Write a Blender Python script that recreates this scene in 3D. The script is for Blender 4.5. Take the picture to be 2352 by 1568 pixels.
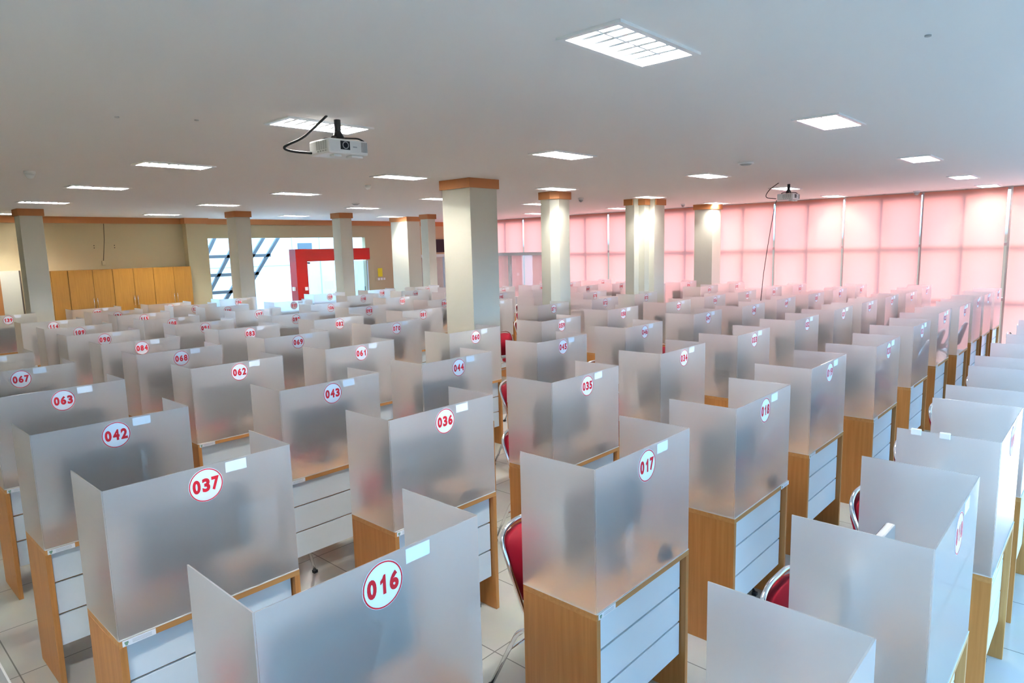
import bpy, bmesh, math, random
from mathutils import Vector, Matrix
random.seed(7)
PI = math.pi
for o in list(bpy.data.objects):
    bpy.data.objects.remove(o, do_unlink=True)
S = bpy.context.scene
C = S.collection

# ------------------------------------------------------------------ camera
YAW, PITCH, ROLL, FPX, CAMZ = 0.8263, 0.13976, -0.02557, 1526.0, 2.2012
cam = bpy.data.objects.new('camera', bpy.data.cameras.new('camera'))
C.objects.link(cam)
fwd = Vector((math.sin(YAW)*math.cos(PITCH), math.cos(YAW)*math.cos(PITCH), -math.sin(PITCH)))
rt = Vector((math.cos(YAW), -math.sin(YAW), 0)); up = rt.cross(fwd)
R_ = math.cos(ROLL)*rt + math.sin(ROLL)*up
U_ = -math.sin(ROLL)*rt + math.cos(ROLL)*up
M = Matrix((R_, U_, -fwd)).transposed().to_4x4(); M.translation = Vector((0, 0, CAMZ))
cam.matrix_world = M
cam.data.sensor_width = 36; cam.data.lens = FPX/2352*36
cam.data.clip_start = 0.05; cam.data.clip_end = 200
S.camera = cam

# ------------------------------------------------------------------ world, lights, exposure
W = bpy.data.worlds.new('sky'); S.world = W; W.use_nodes = True
bg = W.node_tree.nodes['Background']
bg.inputs[1].default_value = 7.4
wn, wl = W.node_tree.nodes, W.node_tree.links            # blue sky above, dim ground below the horizon
wt = wn.new('ShaderNodeTexCoord'); ws = wn.new('ShaderNodeSeparateXYZ'); wr = wn.new('ShaderNodeValToRGB')
wl.new(wt.outputs['Generated'], ws.inputs[0]); wl.new(ws.outputs['Z'], wr.inputs[0]); wl.new(wr.outputs[0], bg.inputs[0])
wr.color_ramp.elements[0].position = 0.0; wr.color_ramp.elements[0].color = (.06, .06, .055, 1)
wr.color_ramp.elements[1].position = 0.04; wr.color_ramp.elements[1].color = (.28, .61, 1.0, 1)
S.view_settings.view_transform = 'Standard'; S.view_settings.look = 'None'
S.view_settings.exposure = 0.42; S.view_settings.gamma = 1.0
S.view_settings.use_curve_mapping = False
cy = S.cycles
cy.use_denoising = True
cy.max_bounces = 14; cy.diffuse_bounces = 5; cy.glossy_bounces = 5
cy.transmission_bounces = 14; cy.transparent_max_bounces = 24
cy.caustics_reflective = False; cy.caustics_refractive = False
cy.sample_clamp_indirect = 30.0

LAMP_E = 430.0       # strength of the fluorescent tubes
X1, Y0, Y1, X0, ZC = 15.3, -2.3, 16.5, -3.0, 3.09

def sun(name, d, e, col, ang):
    l = bpy.data.lights.new(name, 'SUN'); l.energy = e; l.color = col; l.angle = ang
    o = bpy.data.objects.new(name, l); C.objects.link(o)
    o.rotation_euler = Vector(d).to_track_quat('-Z', 'Y').to_euler(); o.location = (20, 6, 9)
sun('sun_light', (-1.0, 0.12, -0.42), 3.2, (1.0, 0.93, 0.85), math.radians(24))
def portal(name, loc, d, sx, sy):
    l = bpy.data.lights.new(name, 'AREA'); l.shape = 'RECTANGLE'; l.size = sx; l.size_y = sy
    l.cycles.is_portal = True
    o = bpy.data.objects.new(name, l); C.objects.link(o)
    o.rotation_euler = Vector(d).to_track_quat('-Z', 'Z').to_euler(); o.location = loc
portal('window_portal', (6.15, Y0-0.25, 1.55), (0, 1, 0), 18.3, 2.9)
portal('blind_portal', (X1+0.45, 7.1, 1.55), (-1, 0, 0), 18.6, 3.2)
portal('lobby_portal', (10.5, 19.1, 6.05), (0, 0, -1), 12.8, 4.8)

# ------------------------------------------------------------------ materials
MATS = {}
def mat(name, col=(.8, .8, .8), rough=.5, metal=0, spec=.5, coat=0, emit=None, es=0, trans=0, ior=1.45):
    m = bpy.data.materials.new(name); m.use_nodes = True
    b = m.node_tree.nodes['Principled BSDF']
    b.inputs['Base Color'].default_value = (*col, 1); b.inputs['Roughness'].default_value = rough
    b.inputs['Metallic'].default_value = metal; b.inputs['Specular IOR Level'].default_value = spec
    b.inputs['Coat Weight'].default_value = coat; b.inputs['IOR'].default_value = ior
    b.inputs['Transmission Weight'].default_value = trans
    if emit: b.inputs['Emission Color'].default_value = (*emit, 1); b.inputs['Emission Strength'].default_value = es
    MATS[name] = m; return m
def nodes(m): return m.node_tree.nodes, m.node_tree.links, m.node_tree.nodes['Principled BSDF']
def noise_bump(m, scale=80, strength=.1, dist=.002):
    n, l, b = nodes(m); t = n.new('ShaderNodeTexCoord'); x = n.new('ShaderNodeTexNoise'); x.inputs['Scale'].default_value = scale
    u = n.new('ShaderNodeBump'); u.inputs['Strength'].default_value = strength; u.inputs['Distance'].default_value = dist
    l.new(t.outputs['Object'], x.inputs['Vector']); l.new(x.outputs['Fac'], u.inputs['Height']); l.new(u.outputs['Normal'], b.inputs['Normal'])
def wood(name, c1, c2, sc=(60, 60, 2.5), rough=.42):
    m = mat(name, c1, rough); n, l, b = nodes(m)
    t = n.new('ShaderNodeTexCoord'); mp = n.new('ShaderNodeMapping'); mp.inputs['Scale'].default_value = sc
    oi = n.new('ShaderNodeObjectInfo'); ad = n.new('ShaderNodeVectorMath'); ad.operation = 'ADD'
    x = n.new('ShaderNodeTexNoise'); x.inputs['Scale'].default_value = 1.0; x.inputs['Detail'].default_value = 5
    r = n.new('ShaderNodeValToRGB'); r.color_ramp.elements[0].position = .3; r.color_ramp.elements[1].position = .72
    r.color_ramp.elements[0].color = (*c1, 1); r.color_ramp.elements[1].color = (*c2, 1)
    l.new(t.outputs['Object'], mp.inputs['Vector']); l.new(mp.outputs['Vector'], ad.inputs[0]); l.new(oi.outputs['Random'], ad.inputs[1])
    l.new(ad.outputs['Vector'], x.inputs['Vector']); l.new(x.outputs['Fac'], r.inputs['Fac']); l.new(r.outputs['Color'], b.inputs['Base Color'])
    return m
ceil_m = mat('ceiling_paint', (.88, .86, .85), .85); noise_bump(ceil_m, 6, .15, .01)
wall_m = mat('cream_wall_paint', (.56, .47, .285), .8); noise_bump(wall_m, 120, .05)
white_wall = mat('white_wall_paint', (.86, .85, .83), .8); noise_bump(white_wall, 120, .05)
col_m = mat('column_paint', (.70, .70, .60), .7); noise_bump(col_m, 90, .06)
crown_m = mat('terracotta_paint', (.56, .235, .085), .6); noise_bump(crown_m, 90, .05)
wood_m = wood('beech_laminate', (.47, .195, .05), (.58, .26, .075))
woodtop_m = wood('beech_laminate_top', (.50, .23, .07), (.61, .31, .105), (2.5, 60, 60))
cab_m = wood('cabinet_laminate', (.36, .165, .02), (.44, .21, .03))
slat_m = mat('white_laminate', (.76, .86, .93), .3)
dark_m = mat('dark_brown', (.10, .08, .06), .8)  # plain dark brown for the door gap strip, wall cord and screw holes
white_p = mat('white_plastic', (.86, .87, .88), .35)
grey_p = mat('grey_plastic', (.45, .46, .47), .5)
black_p = mat('black_plastic', (.018, .019, .022), .35)
screen_m = mat('monitor_glass', (.01, .012, .02), .3, spec=.3)
chrome = mat('chrome', (.86, .86, .87), .12, 1.0)
alu = mat('aluminium', (.55, .56, .58), .4, .9)
walu = mat('white_aluminium', (.74, .77, .80), .4)
red_f = mat('red_vinyl', (.30, .004, .020), .6, spec=.25)
red_paint = mat('red_gloss_panel', (.40, .009, .006), .3)
paper = mat('white_sticker', (.90, .92, .96), .5)
badge_red = mat('badge_red', (.72, .012, .025), .4)
green_ink = mat('green_emblem_ink', (.22, .36, .26), .6)
grey_ink = mat('grey_label_ink', (.45, .47, .52), .6)
yellow = mat('yellow_poster', (.85, .72, .02), .5)
bead_m = mat('silicone_bead', (.78, .76, .70), .45)
steel = mat('grey_steel', (.14, .15, .165), .5, .2)
tube_m = mat('fluorescent_tube', (1, 1, 1), .5, emit=(1.0, .945, .88), es=LAMP_E)
refl_m = mat('lamp_reflector', (.90, .91, .92), .5)
louv_m = mat('lamp_louver', (.82, .85, .88), .5)
wire_m = mat('cable_sheath', (.02, .02, .022), .5)
wirew_m = mat('white_cable', (.7, .7, .7), .5)
gate_m = mat('orange_door_trim', (.42, .18, .05), .5)

lobby_m = mat('lobby_paint', (.50, .49, .47), .7)
# floor tiles
floor_m = mat('floor_tile', (.55, .55, .50), .14, spec=.5); n, l, b = nodes(floor_m)
t = n.new('ShaderNodeTexCoord'); br = n.new('ShaderNodeTexBrick'); br.offset = 0; br.squash = 1
br.inputs['Scale'].default_value = 1.0; br.inputs['Mortar Size'].default_value = .0035
br.inputs['Brick Width'].default_value = .6; br.inputs['Row Height'].default_value = .6
br.inputs['Color1'].default_value = (.60, .61, .56, 1); br.inputs['Color2'].default_value = (.64, .645, .60, 1); br.inputs['Mortar'].default_value = (.26, .26, .24, 1)
nz = n.new('ShaderNodeTexNoise'); nz.inputs['Scale'].default_value = 3.2; nz.inputs['Detail'].default_value = 6
mx = n.new('ShaderNodeMixRGB'); mx.blend_type = 'MULTIPLY'; mx.inputs['Fac'].default_value = .22
l.new(t.outputs['Object'], br.inputs['Vector']); l.new(t.outputs['Object'], nz.inputs['Vector'])
l.new(br.outputs['Color'], mx.inputs['Color1']); l.new(nz.outputs['Color'], mx.inputs['Color2']); l.new(mx.outputs['Color'], b.inputs['Base Color'])

# frosted acrylic
def frosted():
    m = bpy.data.materials.new('frosted_acrylic'); m.use_nodes = True; n = m.node_tree.nodes; l = m.node_tree.links; n.clear()
    out = n.new('ShaderNodeOutputMaterial')
    rf = n.new('ShaderNodeBsdfRefraction'); rf.inputs['Color'].default_value = (.97, .97, .97, 1); rf.inputs['Roughness'].default_value = .84; rf.inputs['IOR'].default_value = 1.2
    df = n.new('ShaderNodeBsdfDiffuse'); df.inputs['Color'].default_value = (.90, .90, .90, 1)
    tl = n.new('ShaderNodeBsdfTranslucent'); tl.inputs['Color'].default_value = (.90, .90, .90, 1)
    gl = n.new('ShaderNodeBsdfGlossy'); gl.inputs['Roughness'].default_value = .03
    fr = n.new('ShaderNodeFresnel'); fr.inputs['IOR'].default_value = 1.46
    m1 = n.new('ShaderNodeMixShader'); m1.inputs[0].default_value = .42
    m2 = n.new('ShaderNodeMixShader'); m2.inputs[0].default_value = .40
    m3 = n.new('ShaderNodeMixShader')
    l.new(df.outputs[0], m1.inputs[1]); l.new(tl.outputs[0], m1.inputs[2])
    l.new(rf.outputs[0], m2.inputs[1]); l.new(m1.outputs[0], m2.inputs[2])
    l.new(fr.outputs[0], m3.inputs[0]); l.new(m2.outputs[0], m3.inputs[1]); l.new(gl.outputs[0], m3.inputs[2])
    # the far face of the thin sheet only lets light out again
    ge = n.new('ShaderNodeNewGeometry'); tp = n.new('ShaderNodeBsdfTransparent'); m4 = n.new('ShaderNodeMixShader')
    l.new(ge.outputs['Backfacing'], m4.inputs[0]); l.new(m3.outputs[0], m4.inputs[1]); l.new(tp.outputs[0], m4.inputs[2])
    l.new(m4.outputs[0], out.inputs[0]); return m
frost = frosted()
def clear_glass(name, tint=(.93, .96, .97), refl=.08, milk=0.0):
    m = bpy.data.materials.new(name); m.use_nodes = True; n = m.node_tree.nodes; l = m.node_tree.links; n.clear()
    out = n.new('ShaderNodeOutputMaterial'); tr = n.new('ShaderNodeBsdfTransparent'); tr.inputs[0].default_value = (*tint, 1)
    gl = n.new('ShaderNodeBsdfGlossy'); gl.inputs['Roughness'].default_value = .02
    m1 = n.new('ShaderNodeMixShader'); m1.inputs[0].default_value = refl
    l.new(tr.outputs[0], m1.inputs[1]); l.new(gl.outputs[0], m1.inputs[2])
    last = m1
    if milk:
        d = n.new('ShaderNodeBsdfDiffuse'); d.inputs[0].default_value = (.8, .83, .85, 1)
        m2 = n.new('ShaderNodeMixShader'); m2.inputs[0].default_value = milk
        l.new(m1.outputs[0], m2.inputs[1]); l.new(d.outputs[0], m2.inputs[2]); last = m2
    l.new(last.outputs[0], out.inputs[0]); return m
glass = clear_glass('window_glass'); pglass = clear_glass('partition_glass', (.9, .93, .95), .14, .25)
def blind_mat():
    m = bpy.data.materials.new('pink_blind_fabric'); m.use_nodes = True; n = m.node_tree.nodes; l = m.node_tree.links; n.clear()
    out = n.new('ShaderNodeOutputMaterial')
    tl = n.new('ShaderNodeBsdfTranslucent'); tl.inputs[0].default_value = (.98, .285, .22, 1)
    df = n.new('ShaderNodeBsdfDiffuse'); df.inputs[0].default_value = (.88, .60, .48, 1)
    m1 = n.new('ShaderNodeMixShader'); m1.inputs[0].default_value = .25
    l.new(tl.outputs[0], m1.inputs[1]); l.new(df.outputs[0], m1.inputs[2]); l.new(m1.outputs[0], out.inputs[0]); return m
blind_m = blind_mat()

# ------------------------------------------------------------------ helpers
def box(bm, x0, x1, y0, y1, z0, z1, mi=0, bev=0):
    vs = [bm.verts.new(p) for p in ((x0,y0,z0),(x1,y0,z0),(x1,y1,z0),(x0,y1,z0),(x0,y0,z1),(x1,y0,z1),(x1,y1,z1),(x0,y1,z1))]
    fs = [bm.faces.new([vs[i] for i in f]) for f in ((0,3,2,1),(4,5,6,7),(0,1,5,4),(1,2,6,5),(2,3,7,6),(3,0,4,7))]
    for f in fs: f.material_index = mi
    if bev:
        es = list({e for f in fs for e in f.edges})
        bmesh.ops.bevel(bm, geom=es, offset=bev, segments=2, affect='EDGES', profile=.5)
    return vs
def prism(bm, pts, z0, z1, mi=0):
    a = [bm.verts.new((x, y, z0)) for x, y in pts]; b_ = [bm.verts.new((x, y, z1)) for x, y in pts]
    k = len(pts)
    fs = [bm.faces.new(a[::-1]), bm.faces.new(b_)] + [bm.faces.new((a[i], a[(i+1)%k], b_[(i+1)%k], b_[i])) for i in range(k)]
    for f in fs: f.material_index = mi
def tube(bm, pts, r, seg=8, mi=0, cyclic=False):
    pts = [Vector(p) for p in pts]; k = len(pts); rings = []
    prev = None
    for i, p in enumerate(pts):
        if cyclic: d = (pts[(i+1)%k]-pts[i-1])
        else: d = (pts[min(i+1, k-1)]-pts[max(i-1, 0)])
        d.normalize()
        if prev is None:
            a = Vector((0, 0, 1)) if abs(d.z) < .9 else Vector((1, 0, 0))
            u = d.cross(a).normalized()
        else:
            u = (prev - d*prev.dot(d)).normalized()
        prev = u; v = d.cross(u)
        rings.append([bm.verts.new(p + r*(math.cos(2*PI*j/seg)*u + math.sin(2*PI*j/seg)*v)) for j in range(seg)])
    m = k if cyclic else k-1
    for i in range(m):
        A, B = rings[i], rings[(i+1)%k]
        for j in range(seg):
            f = bm.faces.new((A[j], A[(j+1)%seg], B[(j+1)%seg], B[j])); f.smooth = True; f.material_index = mi
    if not cyclic:
        for rr in (rings[0][::-1], rings[-1]):
            f = bm.faces.new(rr); f.material_index = mi
def arc_round(pts, r, n=5):
    """round the corners of a polyline"""
    pts = [Vector(p) for p in pts]; out = [pts[0]]
    for i in range(1, len(pts)-1):
        a, b_, c = pts[i-1], pts[i], pts[i+1]
        ra = min(r, (a-b_).length*.49); rc = min(r, (c-b_).length*.49)
        p0 = b_+(a-b_).normalized()*ra; p2 = b_+(c-b_).normalized()*rc
        for k in range(n+1):
            t_ = k/n; out.append(p0*(1-t_)**2 + b_*2*t_*(1-t_) + p2*t_*t_)
    out.append(pts[-1]); return out
def disc(bm, c, r, ax='y', seg=24, mi=0, r2=None, th=0.0):
    cx, cy_, cz = c
    def P(rad, a, o=0):
        if ax == 'y': return (cx+rad*math.cos(a), cy_+o, cz+rad*math.sin(a))
        return (cx+rad*math.cos(a), cy_+rad*math.sin(a), cz+o)
    if r2 is None:
        f = bm.faces.new([bm.verts.new(P(r, 2*PI*i/seg)) for i in range(seg)]); f.material_index = mi
    else:
        A = [bm.verts.new(P(r, 2*PI*i/seg)) for i in range(seg)]; B = [bm.verts.new(P(r2, 2*PI*i/seg)) for i in range(seg)]
        for i in range(seg):
            f = bm.faces.new((A[i], A[(i+1)%seg], B[(i+1)%seg], B[i])); f.material_index = mi
def cyl(bm, c, r, h, seg=20, mi=0, r2=None):
    cx, cy_, cz = c; r2 = r if r2 is None else r2
    A = [bm.verts.new((cx+r*math.cos(2*PI*i/seg), cy_+r*math.sin(2*PI*i/seg), cz)) for i in range(seg)]
    B = [bm.verts.new((cx+r2*math.cos(2*PI*i/seg), cy_+r2*math.sin(2*PI*i/seg), cz+h)) for i in range(seg)]
    for i in range(seg):
        f = bm.faces.new((A[i], A[(i+1)%seg], B[(i+1)%seg], B[i])); f.smooth = True; f.material_index = mi
    f = bm.faces.new(A[::-1]); f.material_index = mi
    f = bm.faces.new(B); f.material_index = mi
def mesh(name, bm, mats):
    bmesh.ops.recalc_face_normals(bm, faces=bm.faces[:])
    me = bpy.data.meshes.new(name); bm.to_mesh(me); bm.free()
    for m in (mats if isinstance(mats, (list, tuple)) else [mats]): me.materials.append(m)
    return me
def obj(name, bm, mats, parent=None, loc=None):
    me = bm if isinstance(bm, bpy.types.Mesh) else mesh(name, bm, mats)
    o = bpy.data.objects.new(name, me); C.objects.link(o)
    if parent is not None: o.parent = parent
    if loc: o.location = loc
    return o
def tag(o, label, cat, group=None):
    o['label'] = label; o['category'] = cat
    if group: o['group'] = group
    return o
def thing(name, label, cat, loc=(0,0,0), rz=0, group=None):
    o = bpy.data.objects.new(name, None); C.objects.link(o); o.location = loc; o.rotation_euler = (0,0,rz)
    o.empty_display_size = .1
    return tag(o, label, cat, group)
def struct(name, bm, m, parent=None):
    o = obj(name, bm, m, parent)
    if parent is None: o['kind'] = 'structure'
    return o
def B(): return bmesh.new()
def bx(*a, **k):
    bm = B(); box(bm, *a, **k); return bm

# ------------------------------------------------------------------ ceiling lamps positions
LP = [(2.70,1.71),(5.5,1.73),(8.89,1.8),(12.2,1.89),(14.75,1.9),
      (2.68,4.25),(5.28,4.12),(8.48,4.18),(11.69,4.35),(14.75,4.5),
      (2.72,6.95),(5.2,6.56),(8.22,6.54),(11.23,6.71),(14.44,6.9),
      (2.81,9.61),(5.32,9.21),(7.94,8.95),(10.7,9.04),(13.89,9.15),
      (2.87,12.45),(5.36,11.9),(8.15,11.55),(10.75,11.45),(13.64,11.6),
      (2.98,15.7),(5.54,15.04),(8.34,14.59),(10.83,14.15)]
ADDED_LP = [(-.05,1.75),(-2.4,3.9),(-2.4,7.4)]   # lamps added out of view on the left to brighten near ceiling and foreground
LP += ADDED_LP
AW, AD = .62, .27     # aperture
# ------------------------------------------------------------------ shell
struct('floor', bx(X0, X1+.3, Y0, Y1+.02, -.12, 0), floor_m)
def ceiling():
    xs = sorted({X0, X1+.2} | {round(x+s*AW/2, 4) for x, y in LP for s in (-1, 1)})
    ys = sorted({Y0-.1, Y1+.1} | {round(y+s*AD/2, 4) for x, y in LP for s in (-1, 1)})
    bm = B(); vs = {}
    def v(i, j):
        if (i, j) not in vs: vs[i, j] = bm.verts.new((xs[i], ys[j], ZC))
        return vs[i, j]
    for i in range(len(xs)-1):
        for j in range(len(ys)-1):
            mx_, my_ = (xs[i]+xs[i+1])/2, (ys[j]+ys[j+1])/2
            if any(abs(mx_-x) < AW/2 and abs(my_-y) < AD/2 for x, y in LP): continue
            bm.faces.new((v(i,j), v(i,j+1), v(i+1,j+1), v(i+1,j)))
    # slab above
    box(bm, X0, X1+.2, Y0-.1, Y1+.1, ZC+.16, ZC+.3)
    return bm
bm = ceiling(); me = bpy.data.meshes.new('ceiling'); bm.to_mesh(me); bm.free(); me.materials.append(ceil_m)
o = bpy.data.objects.new('ceiling', me); C.objects.link(o); o['kind'] = 'structure'
# left wall (cream), camera side
struct('wall_left', bx(X0-.15, X0, Y0-.1, Y1+.1, 0, ZC+.16), wall_m)
# wall behind the camera's right with tall windows
bm = B()
box(bm, X0, X1+.15, Y0-.15, Y0, 0, .1)
box(bm, X0, X1+.15, Y0-.15, Y0, 2.6, ZC+.16)
for i in range(11): box(bm, X0+i*1.83, X0+.08+i*1.83, Y0-.15, Y0, .1, 2.6)
struct('wall_near', bm, white_wall)
# back wall with wide glazed opening 6.98..11.65, up to 2.62
bm = B()
box(bm, X0, 6.98, Y1, Y1+.15, 0, ZC+.16)
box(bm, 11.65, X1+.15, Y1, Y1+.15, 0, ZC+.16)
box(bm, 6.98, 11.65, Y1, Y1+.15, 2.62, ZC+.16)
box(bm, 6.50, 6.98, Y1-.22, Y1, 0, ZC)          # pilaster beside the cabinets
struct('wall_back', bm, wall_m)
bm = B(); box(bm, X0, 6.46, Y1-.03, Y1, ZC-.135, ZC); box(bm, 6.46, 7.02, Y1-.26, Y1, ZC-.135, ZC); box(bm, 7.02, X1, Y1-.03, Y1, ZC-.135, ZC)
struct('trim_1', bm, crown_m)
# small door at the far left of the back wall
bm = B(); box(bm, 2.78, 2.90, Y1-.05, Y1, 0, 2.02); box(bm, 2.90, 3.22, Y1-.025, Y1, 0, 2.0, 1); box(bm, 3.22, 3.245, Y1-.03, Y1, 0, 2.0, 2)
struct('door_2', bm, [gate_m, col_m, dark_m])
# window wall: bays of glass and aluminium
GAPS = [-1.1, .18, 1.61, 3.01, 4.44, 5.90, 7.35, 8.86, 10.40, 11.93, 13.48, 14.98, 16.48]
for i in range(len(GAPS)-1):
    a, c = GAPS[i], GAPS[i+1]; mid = (a+c)/2
    bm = B()
    for y, w in ((a, .02), (mid, .024)): box(bm, X1+.04, X1+.18, y-w, y+w, 0, ZC+.16)
    box(bm, X1+.13, X1+.18, a+.02, c-.02, 2.01, 2.07); box(bm, X1+.13, X1+.18, a+.02, c-.02, .98, 1.04)
    box(bm, X1+.12, X1+.18, a+.02, c-.02, 0, .06); box(bm, X1+.12, X1+.18, a+.02, c-.02, ZC-.05, ZC+.16)
    w_ = struct('window_%d' % (i+1), bm, alu)
    g = bx(X1+.152, X1+.158, a, c, .06, ZC-.05); obj('pane', g, glass, w_)
struct('wall_right', bx(X1, X1+.15, Y0-.1, -1.1, 0, ZC+.16), white_wall)
ordn = ['', 'first', 'second', 'third', 'fourth', 'fifth', 'sixth', 'seventh', 'eighth', 'ninth', 'tenth', 'eleventh', 'twelfth']
BL = {2: 'cut by the right photo edge, right of the widest gap', 3: 'first whole one left of the widest gap',
      4: 'second whole one left of the widest bright gap', 5: 'third whole one left of the widest bright gap',
      6: 'below and left of the far projector, beside the rightmost column', 7: 'behind the rightmost column',
      8: 'seen between the stepped column and the rightmost column', 9: 'seen between the chamfered column and the stepped column',
      10: 'partly behind the chamfered column', 11: 'over the office partition, right half', 12: 'nearest the far corner, beside the big front column'}
for i in range(1, len(GAPS)-1):
    a, c = GAPS[i]+.025, GAPS[i+1]-.022
    if i in (2,): a += .03
    zb = .02
    r = thing('roller_blind', 'pink roller blind, ' + BL.get(i+1, 'nearest the camera side'), 'blind', (X1-.04, (a+c)/2, 0), 0, 'pink roller blinds on the window wall')
    h = (c-a)/2; bm = B()
    nz_ = 12
    for k in range(nz_):
        z0, z1 = zb+(ZC-.02-zb)*k/nz_, zb+(ZC-.02-zb)*(k+1)/nz_
        f0 = .004*math.sin(k*.9+i); f1 = .004*math.sin((k+1)*.9+i)
        bm.faces.new([bm.verts.new(p) for p in ((f0,-h,z0),(f0,h,z0),(f1,h,z1),(f1,-h,z1))])
    bmesh.ops.remove_doubles(bm, verts=bm.verts[:], dist=1e-5)
    obj('fabric', bm, blind_m, r)
    bm = B(); tube(bm, [(.0,-h,zb), (.0,h,zb)], .012, 8); obj('bottom_bar', bm, walu, r)
# ------------------------------------------------------------------ lobby beyond the back wall
bm = B(); box(bm, 4, 17, Y1+.15, 22, -.12, 0); struct('floor_lobby', bm, lobby_m)
struct('wall_lobby_back', bx(4, 17, 21.5, 21.65, 0, 6), white_wall)
struct('wall_lobby_left', bx(3.9, 4, Y1+.15, 21.5, 0, 6), white_wall)
struct('wall_lobby_right', bx(16.9, 17, Y1+.15, 21.5, 0, 6), white_wall)
bm = B()
for x in (12.11, 13.19, 10.4): box(bm, x-.012, x+.012, 21.48, 21.5, 0, 5)
box(bm, 9, 12.1, 21.48, 21.5, 1.80, 1.815)
struct('trim_2', bm, grey_ink)
fr = thing('steel_lattice', 'grey steel lattice of slanted and level bars behind the glass left of the red portal', 'lattice', (0, 18.2, 0))
def bar(a, b_, w=.085, d=.08):
    a = Vector((a[0], 0, a[1])); b2 = Vector((b_[0], 0, b_[1])); dr = (b2-a).normalized(); s = Vector((dr.z, 0, -dr.x))*w/2
    bm = B(); vs = []
    for y in (-d/2, d/2):
        for q in (a-s, a+s, b2+s, b2-s): vs.append(bm.verts.new((q.x, y, q.z)))
    for f in ((0,1,2,3),(7,6,5,4),(0,4,5,1),(1,5,6,2),(2,6,7,3),(3,7,4,0)): bm.faces.new([vs[i] for i in f])
    obj('bar', bm, steel, fr)
bar((6.50,0), (8.35,3.33)); bar((6.97,0), (8.98,3.23)); bar((7.42,0), (9.83,3.28)) ; bar((7.88,0), (10.2,3.17))
for z, xa, xb in ((2.17,6.6,9.55),(1.67,6.6,9.15),(1.20,6.6,8.75)): bar((xa,z), (xb,z))
o = obj('wall_vent', bx(12.33, 12.86, 21.44, 21.5, 2.33, 2.56), steel); tag(o, 'grey panel high on the bright lobby wall above the red portal', 'panel')
# red portal with glass doors
RP = thing('portal_frame', 'big glossy red portal frame around the glass entrance doors', 'door frame', (0, 0, 0))
bm = B(); box(bm, 8.93, 9.25, 15.7, 16.02, 0, 2.31); obj('jamb', bm, red_paint, RP)
bm = B(); box(bm, 9.25, 11.22, 15.7, 16.02, 1.985, 2.305); obj('lintel', bm, red_paint, RP)
sw = obj('switch_box', bx(9.13, 9.21, 15.66, 15.7, 1.24, 1.33, bev=.008), white_p); tag(sw, 'square grey switch box on the front of the red portal jamb', 'switch')
sw = obj('switch_box', bx(8.885, 8.93, 15.80, 15.90, 1.24, 1.34, bev=.008), white_p); tag(sw, 'square switch box on the left side of the red portal jamb', 'switch')
dr_ = thing('glass_door', 'closed frameless glass door in the red portal with dark top patches and long handle', 'door', (9.27, 15.9, 0))
obj('pane', bx(0, 1.25, -.006, .006, .02, 1.97), glass, dr_)
bm = B(); box(bm, .02, .17, -.015, .015, 1.92, 1.97); obj('patch_fitting', bm, grey_p, dr_)
bm = B(); box(bm, .95, 1.12, -.015, .015, 1.92, 1.97); obj('patch_fitting', bm, grey_p, dr_)
bm = B(); tube(bm, [(1.15,-.04,.7), (1.15,-.04,1.4)], .015, 8); obj('handle', bm, steel, dr_)
d2 = thing('glass_door', 'open glass door leaf standing right of the red portal by the yellow poster', 'door', (10.85, 16.12, 0))
obj('pane', bx(0, .58, -.006, .006, .02, 1.95), clear_glass('door_glass', (.88, .93, .95), .12, .1), d2)
bm = B(); box(bm, .57, .59, -.01, .01, .02, 1.95); obj('edge', bm, walu, d2)
bm = B(); tube(bm, [(.42,-.04,.7), (.42,-.04,1.22)], .015, 8); obj('handle', bm, steel, d2)
o = obj('wall_poster', bx(12.05, 12.21, Y1-.008, Y1, 1.45, 1.70), yellow); tag(o, 'small yellow notice on the cream wall right of the glass door', 'poster')
pl = thing('switch_plate', 'long beige switch plate below the small yellow notice', 'switch', (0,0,0))
obj('plate', bx(11.95, 12.34, Y1-.012, Y1, 1.32, 1.43, bev=.004), wall_m, pl)
for k in range(3): obj('switch', bx(12.03+k*.1, 12.10+k*.1, Y1-.018, Y1-.012, 1.345, 1.41), white_p, pl)
# ------------------------------------------------------------------ cabinets
def cabinet(x0, xs, x1, label, handles=(1,1), y0=16.05):
    t_ = thing('storage_cabinet', label, 'cabinet', (x0, y0, 0), 0, 'tall wooden cabinets on the back wall')
    obj('body', bx(0, x1-x0-.004, .02, .44, 0, 1.97), cab_m, t_)
    for k, (a, c) in enumerate(((0, xs-x0), (xs-x0, x1-x0-.004))):
        d_ = obj('door', bx(a+.003, c-.003, 0, .018, .06, 1.965), cab_m, t_)
        if handles[k]:
            hx = c-.035 if k == 0 else a+.035
            bm = B(); tube(bm, arc_round([(hx,0,1.17),(hx,-.03,1.17),(hx,-.03,1.37),(hx,0,1.37)], .012, 3), .006, 6); obj('handle', bm, chrome, d_)
cabinet(3.96, 4.41, 4.79, 'wooden two-door cabinet on the back wall, second from the left column')
cabinet(4.79, 5.20, 5.61, 'wooden two-door cabinet in the middle of the back wall row')
cabinet(5.61, 6.04, 6.44, 'wooden two-door cabinet at the right end of the back wall row')
cabinet(3.38, 3.66, 3.96, 'wooden cabinet half hidden behind the leftmost column', (0, 0))
wb = thing('wall_cable', 'thin brown conduit hanging down the back wall above the cabinets', 'cable', (4.83, Y1-.01, 0))
bm = B(); tube(bm, [(.02,0,ZC-.14),(0,0,2.6),(-.06,0,2.15)], .006, 6); obj('cord', bm, dark_m, wb)
obj('socket', bx(-.10, -.03, -.03, .008, 2.05, 2.15, bev=.01), wall_m, wb)
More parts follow.
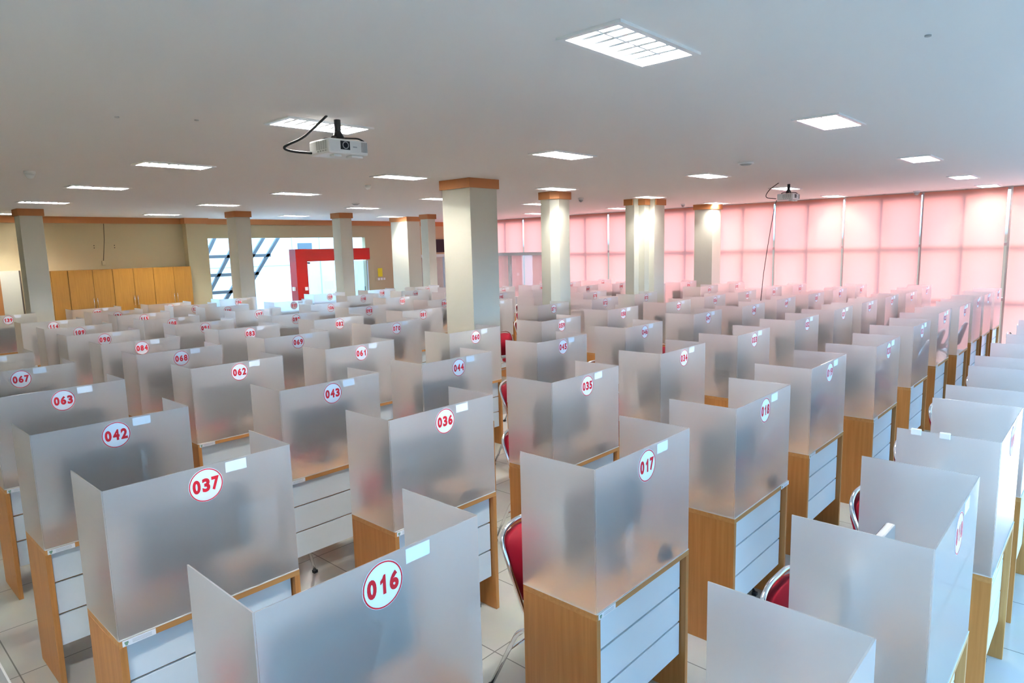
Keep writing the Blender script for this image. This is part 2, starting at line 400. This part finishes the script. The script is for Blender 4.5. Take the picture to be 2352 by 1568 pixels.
for k, (x, z) in enumerate(((4.62,2.48),(4.62,2.43),(5.02,2.48),(5.02,2.43))):
    bm = B(); disc(bm, (x, Y1-.003, z), .012, 'y', 10); o = obj('wall_hole', bm, dark_m)
    tag(o, 'small dark screw hole in the back wall, %s pair, %s one' % ('left' if k < 2 else 'right', 'upper' if k % 2 == 0 else 'lower'), 'hole', 'screw holes above the cabinets')
# ------------------------------------------------------------------ columns
def column(pts, label, crown=.025, ch=.12):
    t_ = thing('column', label, 'column', (0,0,0))
    bm = B(); prism(bm, pts, 0, ZC); obj('shaft', bm, col_m, t_)
    cx = sum(p[0] for p in pts)/len(pts); cy_ = sum(p[1] for p in pts)/len(pts)
    q = [(x+math.copysign(crown, x-cx), y+math.copysign(crown, y-cy_)) for x, y in pts]
    bm = B(); prism(bm, q, ZC-ch, ZC-.001); o_ = obj('crown', bm, crown_m, t_); o_['label'] = 'terracotta painted band at the ceiling'
def rect(a, b_, c, d): return [(a,c),(b_,c),(b_,d),(a,d)]
column(rect(5.96,6.45,6.15,6.67), 'big square cream column in the middle of the desks, nearest the camera')
column([(8.66,6.86),(8.93,6.86),(8.93,7.16),(8.55,7.16),(8.55,6.97)], 'chamfered cream column right of the big middle column')
column([(11.55,7.02),(11.72,7.02),(11.72,6.90),(12.11,6.90),(12.11,7.35),(11.38,7.35),(11.38,7.15),(11.55,7.15)], 'stepped cream column, third from the right side of the room')
column(rect(14.55,14.98,7.05,7.5), 'rightmost cream column, in front of the pink blinds')
column(rect(2.87,3.21,14.14,14.5), 'leftmost cream column, in front of the cabinets')
column(rect(6.37,6.68,13.46,13.86), 'slim cream column in front of the steel lattice')
column(rect(8.67,8.98,13.2,13.52), 'slim cream column in front of the red portal')
column(rect(11.03,11.27,12.92,13.2), 'thin column in front of the office partition')
column(rect(11.28,11.72,14.06,14.75), 'wide cream column at the corner of the office partition')
# ------------------------------------------------------------------ office partition
def partition(name, label, p0, p1, posts):
    t_ = thing(name, label, 'partition', (p0[0], p0[1], 0), math.atan2(p1[1]-p0[1], p1[0]-p0[0]))
    L_ = math.dist(p0, p1)
    obj('top_rail', bx(0, L_, -.04, .04, 2.0, 2.08), walu, t_)
    obj('bottom_rail', bx(0, L_, -.04, .04, 0, .9), walu, t_)
    for a in posts: obj('post', bx(a, a+.07, -.04, .04, .9, 2.0), walu, t_)
    for i in range(len(posts)-1): obj('pane', bx(posts[i]+.07, posts[i+1], -.004, .004, .9, 2.0), pglass, t_)
partition('office_partition', 'white framed glass office partition between the thin column and the big column', (11.73,14.3), (13.3,14.3), (0, .55, 1.0, 1.5))
partition('office_partition', 'white framed glass office partition in front of the pink blinds', (13.3,14.34), (13.3,10.95), (0, 1.0, 2.05, 3.30))
tv = thing('wall_television', 'black flat television above the office partition, beside the big column', 'television', (13.9, 16.40, 2.12))
obj('housing', bx(0, .95, 0, .06, 0, .42, bev=.008), black_p, tv); obj('screen', bx(.02, .93, -.003, 0, .02, .40), screen_m, tv)

# ------------------------------------------------------------------ ceiling lamps
ROW = ['in the row nearest the window side', 'in the second row', 'in the third row', 'in the fourth row', 'in the fifth row', 'in the row along the back wall']
frame_me = B()
for a in ((-AW/2-.03, AW/2+.03, -AD/2-.03, -AD/2), (-AW/2-.03, AW/2+.03, AD/2, AD/2+.03), (-AW/2-.03, -AW/2, -AD/2, AD/2), (AW/2, AW/2+.03, -AD/2, AD/2)):
    box(frame_me, a[0], a[1], a[2], a[3], -.012, 0)
frame_me = mesh('frame', frame_me, white_p)
bm = B()   # housing open at the bottom
for q in (((-AW/2,-AD/2,.0),(AW/2,-AD/2,.0),(AW/2,-AD/2,.11),(-AW/2,-AD/2,.11)), ((-AW/2,AD/2,.0),(AW/2,AD/2,.0),(AW/2,AD/2,.11),(-AW/2,AD/2,.11)),
          ((-AW/2,-AD/2,.0),(-AW/2,AD/2,.0),(-AW/2,AD/2,.11),(-AW/2,-AD/2,.11)), ((AW/2,-AD/2,.0),(AW/2,AD/2,.0),(AW/2,AD/2,.11),(AW/2,-AD/2,.11)),
          ((-AW/2,-AD/2,.11),(AW/2,-AD/2,.11),(AW/2,AD/2,.11),(-AW/2,AD/2,.11))):
    bm.faces.new([bm.verts.new(p) for p in q])
refl_me = mesh('reflector', bm, refl_m)
bm = B()
box(bm, -AW/2, AW/2, -.006, .006, .005, .05)
for s in (-1, 1):
    for k in range(1, 7):
        x = -AW/2+AW*k/7
        y0, y1 = (.006, AD/2) if s > 0 else (-AD/2, -.006)
        # v-shaped cross blade, wide at the bottom
        vs = [bm.verts.new(p) for p in ((x-.014,y0,.004),(x+.014,y0,.004),(x,y0,.045),(x-.014,y1,.004),(x+.014,y1,.004),(x,y1,.045))]
        for f in ((0,2,5,3),(1,4,5,2),(0,3,4,1),(0,1,2),(3,5,4)): bm.faces.new([vs[i] for i in f])
louv_me = mesh('louver', bm, louv_m)
bm = B(); tube(bm, [(-AW/2+.02,0,0),(AW/2-.02,0,0)], .013, 10); tube_me = mesh('tube', bm, tube_m)
COLN = ['first', 'second', 'third', 'fourth', 'fifth']
for k, (x, y) in enumerate(LP):
    lb = 'recessed louvered ceiling lamp %s, %s from the left' % (ROW[min(k//5, 5)], COLN[k % 5]) if (x, y) not in ADDED_LP else 'added recessed louvered ceiling lamp, unseen left of the frame, %s row' % ['first', 'second', 'third'][ADDED_LP.index((x, y))]
    t_ = thing('ceiling_lamp', lb, 'ceiling lamp', (x, y, ZC), 0, 'recessed fluorescent lamps in the ceiling')
    obj('frame', frame_me, None, t_); obj('reflector', refl_me, None, t_); obj('louver', louv_me, None, t_)
    for s in (-1, 1): obj('tube', tube_me, None, t_, (0, s*AD/4, .072))
# detectors and cameras
def dome(x, y, label, name='dome_camera', r=.05, dark=True):
    t_ = thing(name, label, 'camera' if name == 'dome_camera' else 'detector', (x, y, ZC))
    bm = B(); cyl(bm, (0,0,-.03), r, .03, 20); obj('base', bm, white_p, t_)
    bm = B(); bmesh.ops.create_uvsphere(bm, u_segments=20, v_segments=10, radius=r*.8)
    for v in bm.verts: v.co.z = -.03 - abs(v.co.z)*1.15 if v.co.z < 0 else -.03
    for f in bm.faces: f.smooth = True
    o_ = obj('dome', bm, grey_p if dark else white_p, t_)
dome(10.24, 7.59, 'small grey dome camera on the ceiling between the chamfered and stepped columns')
dome(13.9, 7.45, 'small grey dome camera on the ceiling beside the stepped column')
dome(14.9, 3.05, 'dark dome camera on the ceiling before the pink blinds right of the far projector', r=.06)
dome(1.8, 8.21, 'white motion detector on the ceiling near the left edge of the room', 'motion_detector', .05, False)
dome(5.47, 7.61, 'white motion detector on the ceiling left of the big middle column', 'motion_detector', .04, False)
def puck(x, y, r, label):
    t_ = thing('smoke_detector', label, 'detector', (x, y, ZC))
    bm = B(); cyl(bm, (0,0,-.02), r, .02, 24); obj('base', bm, white_p, t_)
    bm = B(); cyl(bm, (0,0,-.035), r*.5, .015, 20, 0, r*.8); obj('sensor', bm, grey_p, t_)
puck(7.49, 3.24, .085, 'round white smoke detector on the ceiling, left of the far projector')
puck(7.31, 10.58, .07, 'round white smoke detector on the ceiling near the slim columns')
for (x, y, lb) in ((3.56,.72,'at the upper right'), (1.55,4.79,'at the upper left, nearer the left edge'), (1.96,4.58,'at the upper left, right one of two')):
    bm = B(); cyl(bm, (x, y, ZC-.006), .014, .006, 12); o = obj('ceiling_plug', bm, grey_p); tag(o, 'tiny grey plug in the white ceiling ' + lb, 'plug', 'tiny ceiling plugs')

# ------------------------------------------------------------------ projectors
def projector(x, y, z, label):
    t_ = thing('projector', label, 'projector', (x, y, z))     # front (lens side) at y = 0
    obj('body', bx(-.15, .15, 0, .24, -.05, .045, bev=.012), white_p, t_)
    bm = B(); box(bm, -.065, .005, -.003, .001, -.022, .032); le = obj('lens_window', bm, black_p, t_)
    bm = B()
    for r1, r0, yy in ((.024, .018, -.007), (.018, .0, -.006)):
        if r0: disc(bm, (-.03, yy, .005), r1, 'y', 20, 0, r0)
        else: disc(bm, (-.03, yy, .005), r1, 'y', 20, 1)
    obj('lens', bm, [grey_p, screen_m], le)
    bm = B()
    for i in range(5):
        for j in range(7): box(bm, -.1515, -.1495, .03+i*.026, .048+i*.026, -.02+j*.008, -.015+j*.008)
    for i in range(4): box(bm, -.1515, -.1495, .035+i*.03, .05+i*.03, -.035, -.027)
    obj('side_vent', bm, grey_p, t_)
    bm = B()
    for i in range(8): box(bm, .095+i*.006, .098+i*.006, -.002, .001, -.03, .035)
    obj('front_vent', bm, grey_p, t_)
    obj('logo_plate', bx(.03, .06, -.002, .001, -.004, .003), grey_ink, t_)
    obj('foot', bx(-.10, -.04, .03, .08, -.064, -.05, bev=.004), white_p, t_); obj('foot', bx(.03, .12, .02, .09, -.066, -.05, bev=.006), white_p, t_)
    bm = B(); cyl(bm, (.0, .12, .075), .022, ZC-z-.075-.02, 16); cyl(bm, (0,.12,.06), .045, .05, 16, 0, .022); obj('ceiling_mount', bm, black_p, t_)
    bm = B()
    for ax, ay in ((-.10,.05),(.14,.03),(.12,.2),(-.09,.2)):
        tube(bm, arc_round([(0,.12,.068),(ax*.8,.12+(ay-.12)*.8,.066),(ax,ay,.046)], .02, 3), .006, 6)
    obj('arm', bm, black_p, t_)
    return t_
projector(2.60, 3.80, 2.885, 'white projector hanging from a black ceiling mount near the front lamp')
bm = B(); tube(bm, arc_round([(2.53,3.93,ZC),(2.47,3.95,3.03),(2.38,3.98,2.94),(2.27,3.99,2.89),(2.23,3.99,2.862),(2.30,3.99,2.848),(2.442,4.0,2.852)], .06, 5), .008, 8)
o = obj('projector_cable', bm, wire_m); tag(o, 'thick black cable looping from the ceiling to the near projector', 'cable')
projector(10.66, 3.80, 2.875, 'white projector hanging far away in front of the pink blinds')
bm = B(); tube(bm, arc_round([(10.52,4.02,ZC),(10.40,4.12,2.99),(10.42,4.2,2.87),(10.50,4.046,2.85)], .08, 5), .006, 6)
o = obj('projector_cable', bm, wire_m); tag(o, 'thin dark cable looping from the ceiling to the far projector', 'cable')
bm = B(); tube(bm, [(10.55,4.06,2.83),(10.45,4.05,2.7),(10.2,4.0,2.40),(9.95,3.95,2.05),(9.72,3.90,1.72),(9.45,3.82,1.36)], .005, 6)
o = obj('hanging_cable', bm, wire_m); tag(o, 'long thin cable hanging from the far projector down to the desks', 'cable')

# ------------------------------------------------------------------ desks
DW, DD, TH, SH, PT = .76, .39, .75, .598, .004   # width, depth, table height, screen height, acrylic thickness
# glyphs
def glyph(ch):
    cu = bpy.data.curves.new('g', 'FONT'); cu.body = ch; cu.size = 1; cu.offset = .05; cu.resolution_u = 4; cu.fill_mode = 'FRONT'
    ob = bpy.data.objects.new('g', cu); C.objects.link(ob)
    dg = bpy.context.evaluated_depsgraph_get(); me = bpy.data.meshes.new_from_object(ob.evaluated_get(dg))
    vs = [v.co.copy() for v in me.vertices]; fs = [tuple(p.vertices) for p in me.polygons]
    bpy.data.objects.remove(ob, do_unlink=True); bpy.data.meshes.remove(me)
    xs = [v.x for v in vs]; ys = [v.y for v in vs]
    return vs, fs, min(xs), max(xs), min(ys), max(ys)
GL = {c: glyph(c) for c in '0123456789'}
one = [(.26,0), (.46,0), (.46,.72), (.33,.72), (.24,.60), (.10,.52), (.10,.38), (.26,.45)]
GL['1'] = ([Vector((x, y, 0)) for x, y in one], [(0,1,2,3,4,7), (4,5,6,7)], .10, .46, 0, .72)
def badge_mesh(num):
    bm = B(); R0 = .070
    disc(bm, (0,-.0012,0), R0, 'y', 40, 0)                    # white disc
    disc(bm, (0,-.0018,0), R0*.978, 'y', 40, 1, R0*.918)      # red ring
    gw, gh, adv = .032, .058, .0385
    for k, c in enumerate(num):
        vs, fs, xa, xb, ya, yb = GL[c]
        sx = gw/(xb-xa) if c != '1' else gh/(yb-ya)*.66; sz = gh/(yb-ya)
        w = (xb-xa)*sx; x0 = (k-1)*adv - w/2
        nv = [bm.verts.new((x0+(v.x-xa)*sx, -.002, -gh/2+(v.y-ya)*sz)) for v in vs]
        for f in fs:
            try: q = bm.faces.new([nv[i] for i in f]); q.material_index = 1
            except ValueError: pass
    # rim so the disc has thickness
    ring = []
    for a in range(40):
        t_ = 2*PI*a/40; ring.append((R0*math.cos(t_), R0*math.sin(t_)))
    A = [bm.verts.new((x,-.0012,z)) for x, z in ring]; Q = [bm.verts.new((x,0,z)) for x, z in ring]
    for i in range(40): bm.faces.new((A[i], A[(i+1)%40], Q[(i+1)%40], Q[i]))
    return bm
ST = .022
me_top = mesh('tabletop', bx(0, DW, 0, DD, TH-.026, TH, bev=.0015), woodtop_m)
me_side = mesh('side_panel', bx(0, .026, .0, DD, 0, TH-.026, bev=.0015), wood_m)
me_slat = mesh('slat', bx(.032, DW-.032, .030, .045, 0, .165, bev=.001), slat_m)
me_back = mesh('backing_board', bx(.026, DW-.026, .047, .055, .215, TH-.026), woodtop_m)
me_front = mesh('screen_front', bx(.004, DW-.004, .002, .002+PT, 0, SH), frost)
me_wing = mesh('screen_wing', bx(0, PT, .0065, DD, 0, SH), frost)
bm = B(); box(bm, .003, DW-.003, -.001, .0065, 0, .004); box(bm, .001, .009, .004, DD, 0, .003); box(bm, DW-.009, DW-.001, .004, DD, 0, .003); me_bead = mesh('silicone_bead', bm, bead_m)
bm = B(); box(bm, 0, .12, -.0015, 0, -.012, .012, 0)
for z in (-.005, 0, .005): box(bm, .035, .105, -.0019, -.0015, z-.0006, z+.0006, 1)
prism_pts = []
box(bm, .007, .021, -.0021, -.0015, -.002, .0065, 2); box(bm, .0095, .0185, -.0021, -.0015, -.0085, -.002, 2)
me_label = mesh('asset_label', bm, [paper, grey_ink, green_ink])
me_sticker = mesh('blank_sticker', bx(0, .09, -.0008, 0, 0, .044), paper)
# monitor meshes
def mon_meshes(m_shell):
    a = mesh('housing', bx(-.25, .25, -.02, .012, .10, .40, bev=.008), m_shell)
    b_ = mesh('screen', bx(-.24, .24, .012, .0145, .112, .392), screen_m)
    bm = B(); box(bm, -.03, .03, -.034, -.02, .0, .28, bev=.005); c = mesh('stand', bm, m_shell)
    bm = B(); box(bm, -.11, .11, -.08, .08, 0, .010, bev=.004); d = mesh('foot', bm, m_shell)
    bm = B()
    for k in range(3): box(bm, .15+k*.022, .163+k*.022, -.0215, -.02, .335, .35)
    e = mesh('port', bm, black_p)
    return a, b_, c, d, e
MON_B, MON_W = mon_meshes(black_p), mon_meshes(white_p)
# chair meshes (origin: middle of the seat hinge on the floor; the sitter looks towards -y)
def chair_meshes():
    w = .21; out = []
    bm = B(); loop = arc_round([(-w*.60,-.03,.435),(-w*.95,-.0,.455),(-w*.99,.15,.82),(-w*.55,.165,.87),(w*.55,.165,.87),(w*.99,.15,.82),(w*.95,-.0,.455),(w*.60,-.03,.435)], .07, 6)
    tube(bm, loop, .0115, 10); out.append(('back_frame', mesh('back_frame', bm, chrome)))
    bm = B()     # padded back
    pts = [(-.72,.0),(-.84,.35),(-.90,.75),(-.75,.93),(-.35,.985),(.35,.985),(.75,.93),(.90,.75),(.84,.35),(.72,.0),(.3,-.02),(-.3,-.02)]
    z0, z1 = .51, .845
    F, K = [], []
    for px, pz in pts:
        z = z0+(z1-z0)*pz; y = .072+(z-.51)*.25
        F.append(bm.verts.new((px*w, y-.022, z))); K.append(bm.verts.new((px*w, y+.018, z)))
    cF = bm.verts.new((0, .072+.17*.25-.036, (z0+z1)/2)); cK = bm.verts.new((0, .072+.17*.25+.024, (z0+z1)/2)); k = len(pts)
    for i in range(k):
        j = (i+1) % k
        bm.faces.new((F[i], F[j], cF)); bm.faces.new((K[j], K[i], cK)); bm.faces.new((F[j], F[i], K[i], K[j]))
    for f in bm.faces: f.smooth = True
    out.append(('backrest', mesh('backrest', bm, red_f)))
    bm = B(); box(bm, -.20, .20, -.40, .0, .425, .475, bev=.02); 
    for f in bm.faces: f.smooth = True
    out.append(('seat', mesh('seat', bm, red_f)))
    for s in (-1, 1):
        bm = B(); tube(bm, arc_round([(s*w*.88,-.05,.42),(s*w*.98,.05,.38),(s*w*1.02,.24,.012)], .05, 5), .011, 8); box(bm, s*w*1.02-.014, s*w*1.02+.014, .228, .256, 0, .02, 1)
        out.append(('leg', mesh('rear_leg', bm, [chrome, black_p])))
        bm = B(); tube(bm, arc_round([(s*w*.88,-.02,.42),(s*w*.95,-.22,.40),(s*w*.98,-.40,.012)], .05, 5), .011, 8); box(bm, s*w*.98-.014, s*w*.98+.014, -.414, -.386, 0, .02, 1)
        out.append(('leg', mesh('front_leg', bm, [chrome, black_p])))
    bm = B(); tube(bm, [(-w*.96,.11,.26),(w*.96,.11,.26)], .008, 8); out.append(('stretcher', mesh('stretcher', bm, chrome)))
    return out
CH = chair_meshes()
CHAIRS = []
def chair(x, y, rz, label, group='red chairs at the exam desks'):
    if CHAIRS:
        src = CHAIRS[0]; r = src.copy(); C.objects.link(r)
        for ch in list(src.children): c = ch.copy(); C.objects.link(c); c.parent = r
    else:
        r = thing('banquet_chair', '', 'chair')
        for nm, me_ in CH: obj(nm, me_, None, r)
    CHAIRS.append(r); r.location = (x, y, 0); r.rotation_euler = (0, 0, rz); r['label'] = label; r['group'] = group
MONS = {}
def monitor(x, y, rz, label, white=False):
    if white in MONS:
        src = MONS[white]; r = src.copy(); C.objects.link(r)
        for ch in list(src.children): c = ch.copy(); C.objects.link(c); c.parent = r
    else:
        r = thing('computer_monitor', '', 'monitor')
        for nm, me_ in zip(('housing', 'screen', 'stand', 'foot', 'port'), MON_W if white else MON_B):
            if nm == 'port' and not white:
                bpy.data.meshes.remove(me_); continue
            obj(nm, me_, None, r)
        MONS[white] = r
    r.location = (x, y, TH); r.rotation_euler = (0, 0, rz); r['label'] = label; r['group'] = ('white' if white else 'dark') + ' monitors on the exam desks'
proto = None
def desk(num, x, y, lab_right=False):
    global proto
    numbered = num is not None
    label = 'wooden exam desk with white slats and frosted screen, badge numbered %s' % num if numbered else ''
    if proto is None:
        r = thing('exam_desk', '', 'desk')
        obj('tabletop', me_top, None, r); obj('side_panel', me_side, None, r); obj('side_panel', me_side, None, r, (DW-.026, 0, 0))
        for k in range(3): obj('slat', me_slat, None, r, (0, 0, .213+k*.175-.002))
        obj('backing_board', me_back, None, r)
        obj('asset_label', me_label, None, r, (.012, 0, TH-.0135))
        f = obj('screen_front', me_front, None, r, (0, 0, TH+.0005)); f['label'] = 'frosted acrylic front screen'
        obj('blank_sticker', me_sticker, None, f, (.462, .002, SH-.052))
        for dx in (0.0, DW-PT):
            o_ = obj('screen_wing', me_wing, None, r, (dx, 0, TH+.0005)); o_['label'] = 'frosted acrylic side screen'
        obj('silicone_bead', me_bead, None, r, (0, 0, TH+.0002))
        proto = r
    else:
        r = proto.copy(); C.objects.link(r)
        for ch in list(proto.children):
            c = ch.copy(); C.objects.link(c); c.parent = r
            for g in ch.children:
                if g.name.startswith('number_badge'): continue
                d_ = g.copy(); C.objects.link(d_); d_.parent = c
    r.location = (x, y, 0); r['label'] = label; r['group'] = 'numbered exam desks with frosted screens'
    f = [c for c in r.children if c.name.startswith('screen_front')][0]
    bd = obj('number_badge', badge_mesh(num), [paper, badge_red], f, (.3766, .002, SH-.081)); bd['label'] = 'round white badge with red ring reading ' + num
    if lab_right:
        for c in r.children:
            if c.name.startswith('asset_label'): c.location.x = DW-.11
    return r
DESKS = {
'011':(.738,.331),'010':(2.05,.322),'009':(3.334,.316),'008':(4.505,.325),'007':(5.74,.355),'006':(7.15,.325),'005':(8.42,.36),'004':(9.6,.40),'003':(10.9,.40),'002':(12.1,.40),
'015':(-.545,1.50),'016':(.664,1.478),'017':(2.014,1.437),'018':(3.239,1.418),'019':(4.568,1.487),'020':(5.813,1.403),'021':(7.295,1.448),'022':(8.695,1.492),'023':(9.661,1.441),'024':(10.90,1.473),'025':(11.72,1.456),'026':(12.62,1.44),
'037':(.695,2.719),'036':(1.986,2.692),'035':(3.199,2.612),'034':(4.558,2.62),'033':(5.858,2.57),'032':(7.31,2.571),'031':(8.606,2.567),'030':(9.713,2.552),'029':(10.784,2.523),'028':(11.659,2.447),'027':(13.15,2.521),
'042':(.721,3.9),'043':(2.014,3.849),'044':(3.175,3.856),'045':(4.499,3.84),'046':(5.83,3.764),'047':(7.389,3.797),'048':(8.587,3.713),'049':(9.783,3.714),'050':(10.91,3.647),'051':(12.035,3.619),'052':(13.1,3.569),
'063':(.789,5.17),'062':(2.014,5.197),'061':(3.174,5.182),'060':(4.536,5.05),'059':(5.85,4.917),'058':(7.351,5.025),'057':(8.678,4.905),'056':(9.876,4.896),'055':(10.969,4.825),'054':(12.07,4.784),'053':(13.03,4.65),
'067':(.8,6.4),'068':(2.022,6.381),'069':(3.24,6.427),'070':(4.59,6.48),'071':(7.47,6.346),'072':(8.708,6.258),'073':(9.925,6.218),'074':(12.156,6.112),'075':(13.3,6.05),
'085':(.74,7.49),'084':(2.057,7.484),'083':(3.309,7.644),'082':(4.505,7.581),'081':(5.886,7.523),'080':(7.48,7.55),'079':(8.75,7.52),'078':(9.941,7.338),'077':(12.30,7.40),'076':(13.45,7.25),
'090':(2.056,8.675),'091':(3.269,8.804),'092':(4.514,8.701),'093':(5.844,8.801),'094':(7.381,8.732),'095':(8.95,8.85),'096':(10.1,8.7),'097':(11.433,8.587),'098':(12.547,8.461),'099':(13.6,8.4),
'109':(2.104,9.831),'108':(3.257,9.869),'107':(4.599,9.977),'106':(5.872,9.944),'105':(7.388,9.92),'104':(8.9,10.0),'103':(10.3,10.05),'102':(11.461,9.923),'101':(12.45,9.82),'100':(13.45,9.6),
'114':(2.11,11.065),'115':(3.287,11.042),'116':(4.66,11.20),'117':(5.832,11.089),'118':(7.412,11.194),'119':(8.82,11.278),'120':(10.15,11.25),
'131':(3.23,12.05),'130':(4.50,12.12),'129':(7.399,12.387),'128':(8.721,12.341),'127':(9.98,12.25),
'139':(1.95,13.007),'138':(3.23,13.10),'137':(4.40,13.0),'136':(5.70,13.0),
}
CPOS = {'017': (.37, .53), '045': (.42, .55), '071': (.26, .83), '010': (.50, .445), '009': (.46, .48), '008': (.43, .53), '036': (.46, .50), '035': (.41, .50), '044': (.46, .50)}
WHITE = {'011','010','009','008'}
for num, (x, y) in DESKS.items():
    desk(num, x, y, num == '018')
    wh = num in WHITE
    jr = random.uniform(-.06, .06)
    monitor(x+.40+random.uniform(-.02, .02), y+.255, jr, '%s monitor behind the frosted screen numbered %s' % ('white' if wh else 'dark', num), wh)
    if num not in ('080', '094', '105', '118', '095', '103'):
        cx, cy2 = CPOS.get(num, (.40+random.uniform(-.02, .04), .53+random.uniform(-.01, .03)))
        chair(x+cx, y+cy2, random.uniform(-.05, .05), 'red padded chrome chair tucked in at the desk numbered %s' % num)
# cable bundles behind some front screens
for num in ('037','036','035','017','018','020','044'):
    x, y = DESKS[num]; bm = B(); px, py = .60, .055
    pts = [(px+.05*math.cos(a*.9)*(1+.15*math.sin(a*2.3)), py+.028*math.sin(a*.9), TH+.008+.0022*a) for a in range(0, 22)]
    tube(bm, pts, .007, 6); box(bm, px-.04, px+.04, py-.018, py+.018, TH+.001, TH+.03, bev=.004)
    o = obj('power_adapter', bm, wire_m, None, (x, y, 0)); tag(o, 'dark power adapter with coiled cable behind the screen numbered ' + num, 'adapter', 'power adapters on the desks')
# floor cables near desk 019 and 018
def floor_cable(pts, label, m=wire_m, r=.005):
    bm = B(); tube(bm, arc_round(pts, .12, 6), r, 6); o_ = obj('floor_cable', bm, m); tag(o_, label, 'cable')
floor_cable([(4.75,1.75,.006),(4.95,1.60,.006),(5.05,1.75,.006),(5.25,1.62,.006),(5.5,1.8,.006),(5.75,1.7,.006)], 'dark cable curling over the floor under the desk numbered 019')
floor_cable([(5.0,1.72,.33),(5.06,1.68,.10),(5.12,1.60,.02),(5.2,1.66,.006)], 'white cable hanging down beside dark floor cable under the desk numbered 019', wirew_m, .007)
floor_cable([(2.55,2.99,.35),(2.62,2.95,.18),(2.58,2.9,.06),(2.64,2.86,.006)], 'white cable hanging down under the desk numbered 036', wirew_m, .007)
# white tape pieces on the wing of desk 009
for k, yy in enumerate((.52, .63)):
    bm = B(); box(bm, -.006, .010, -.02, .02, -.02, .008, bev=.003)
    o = obj('tape_piece', bm, paper, None, (3.334, yy, TH+SH)); tag(o, 'white tape folded over the top edge of the screen wing at 009, %s piece' % ('right' if k == 0 else 'left'), 'tape', 'tape pieces')
bpy.context.view_layer.update()
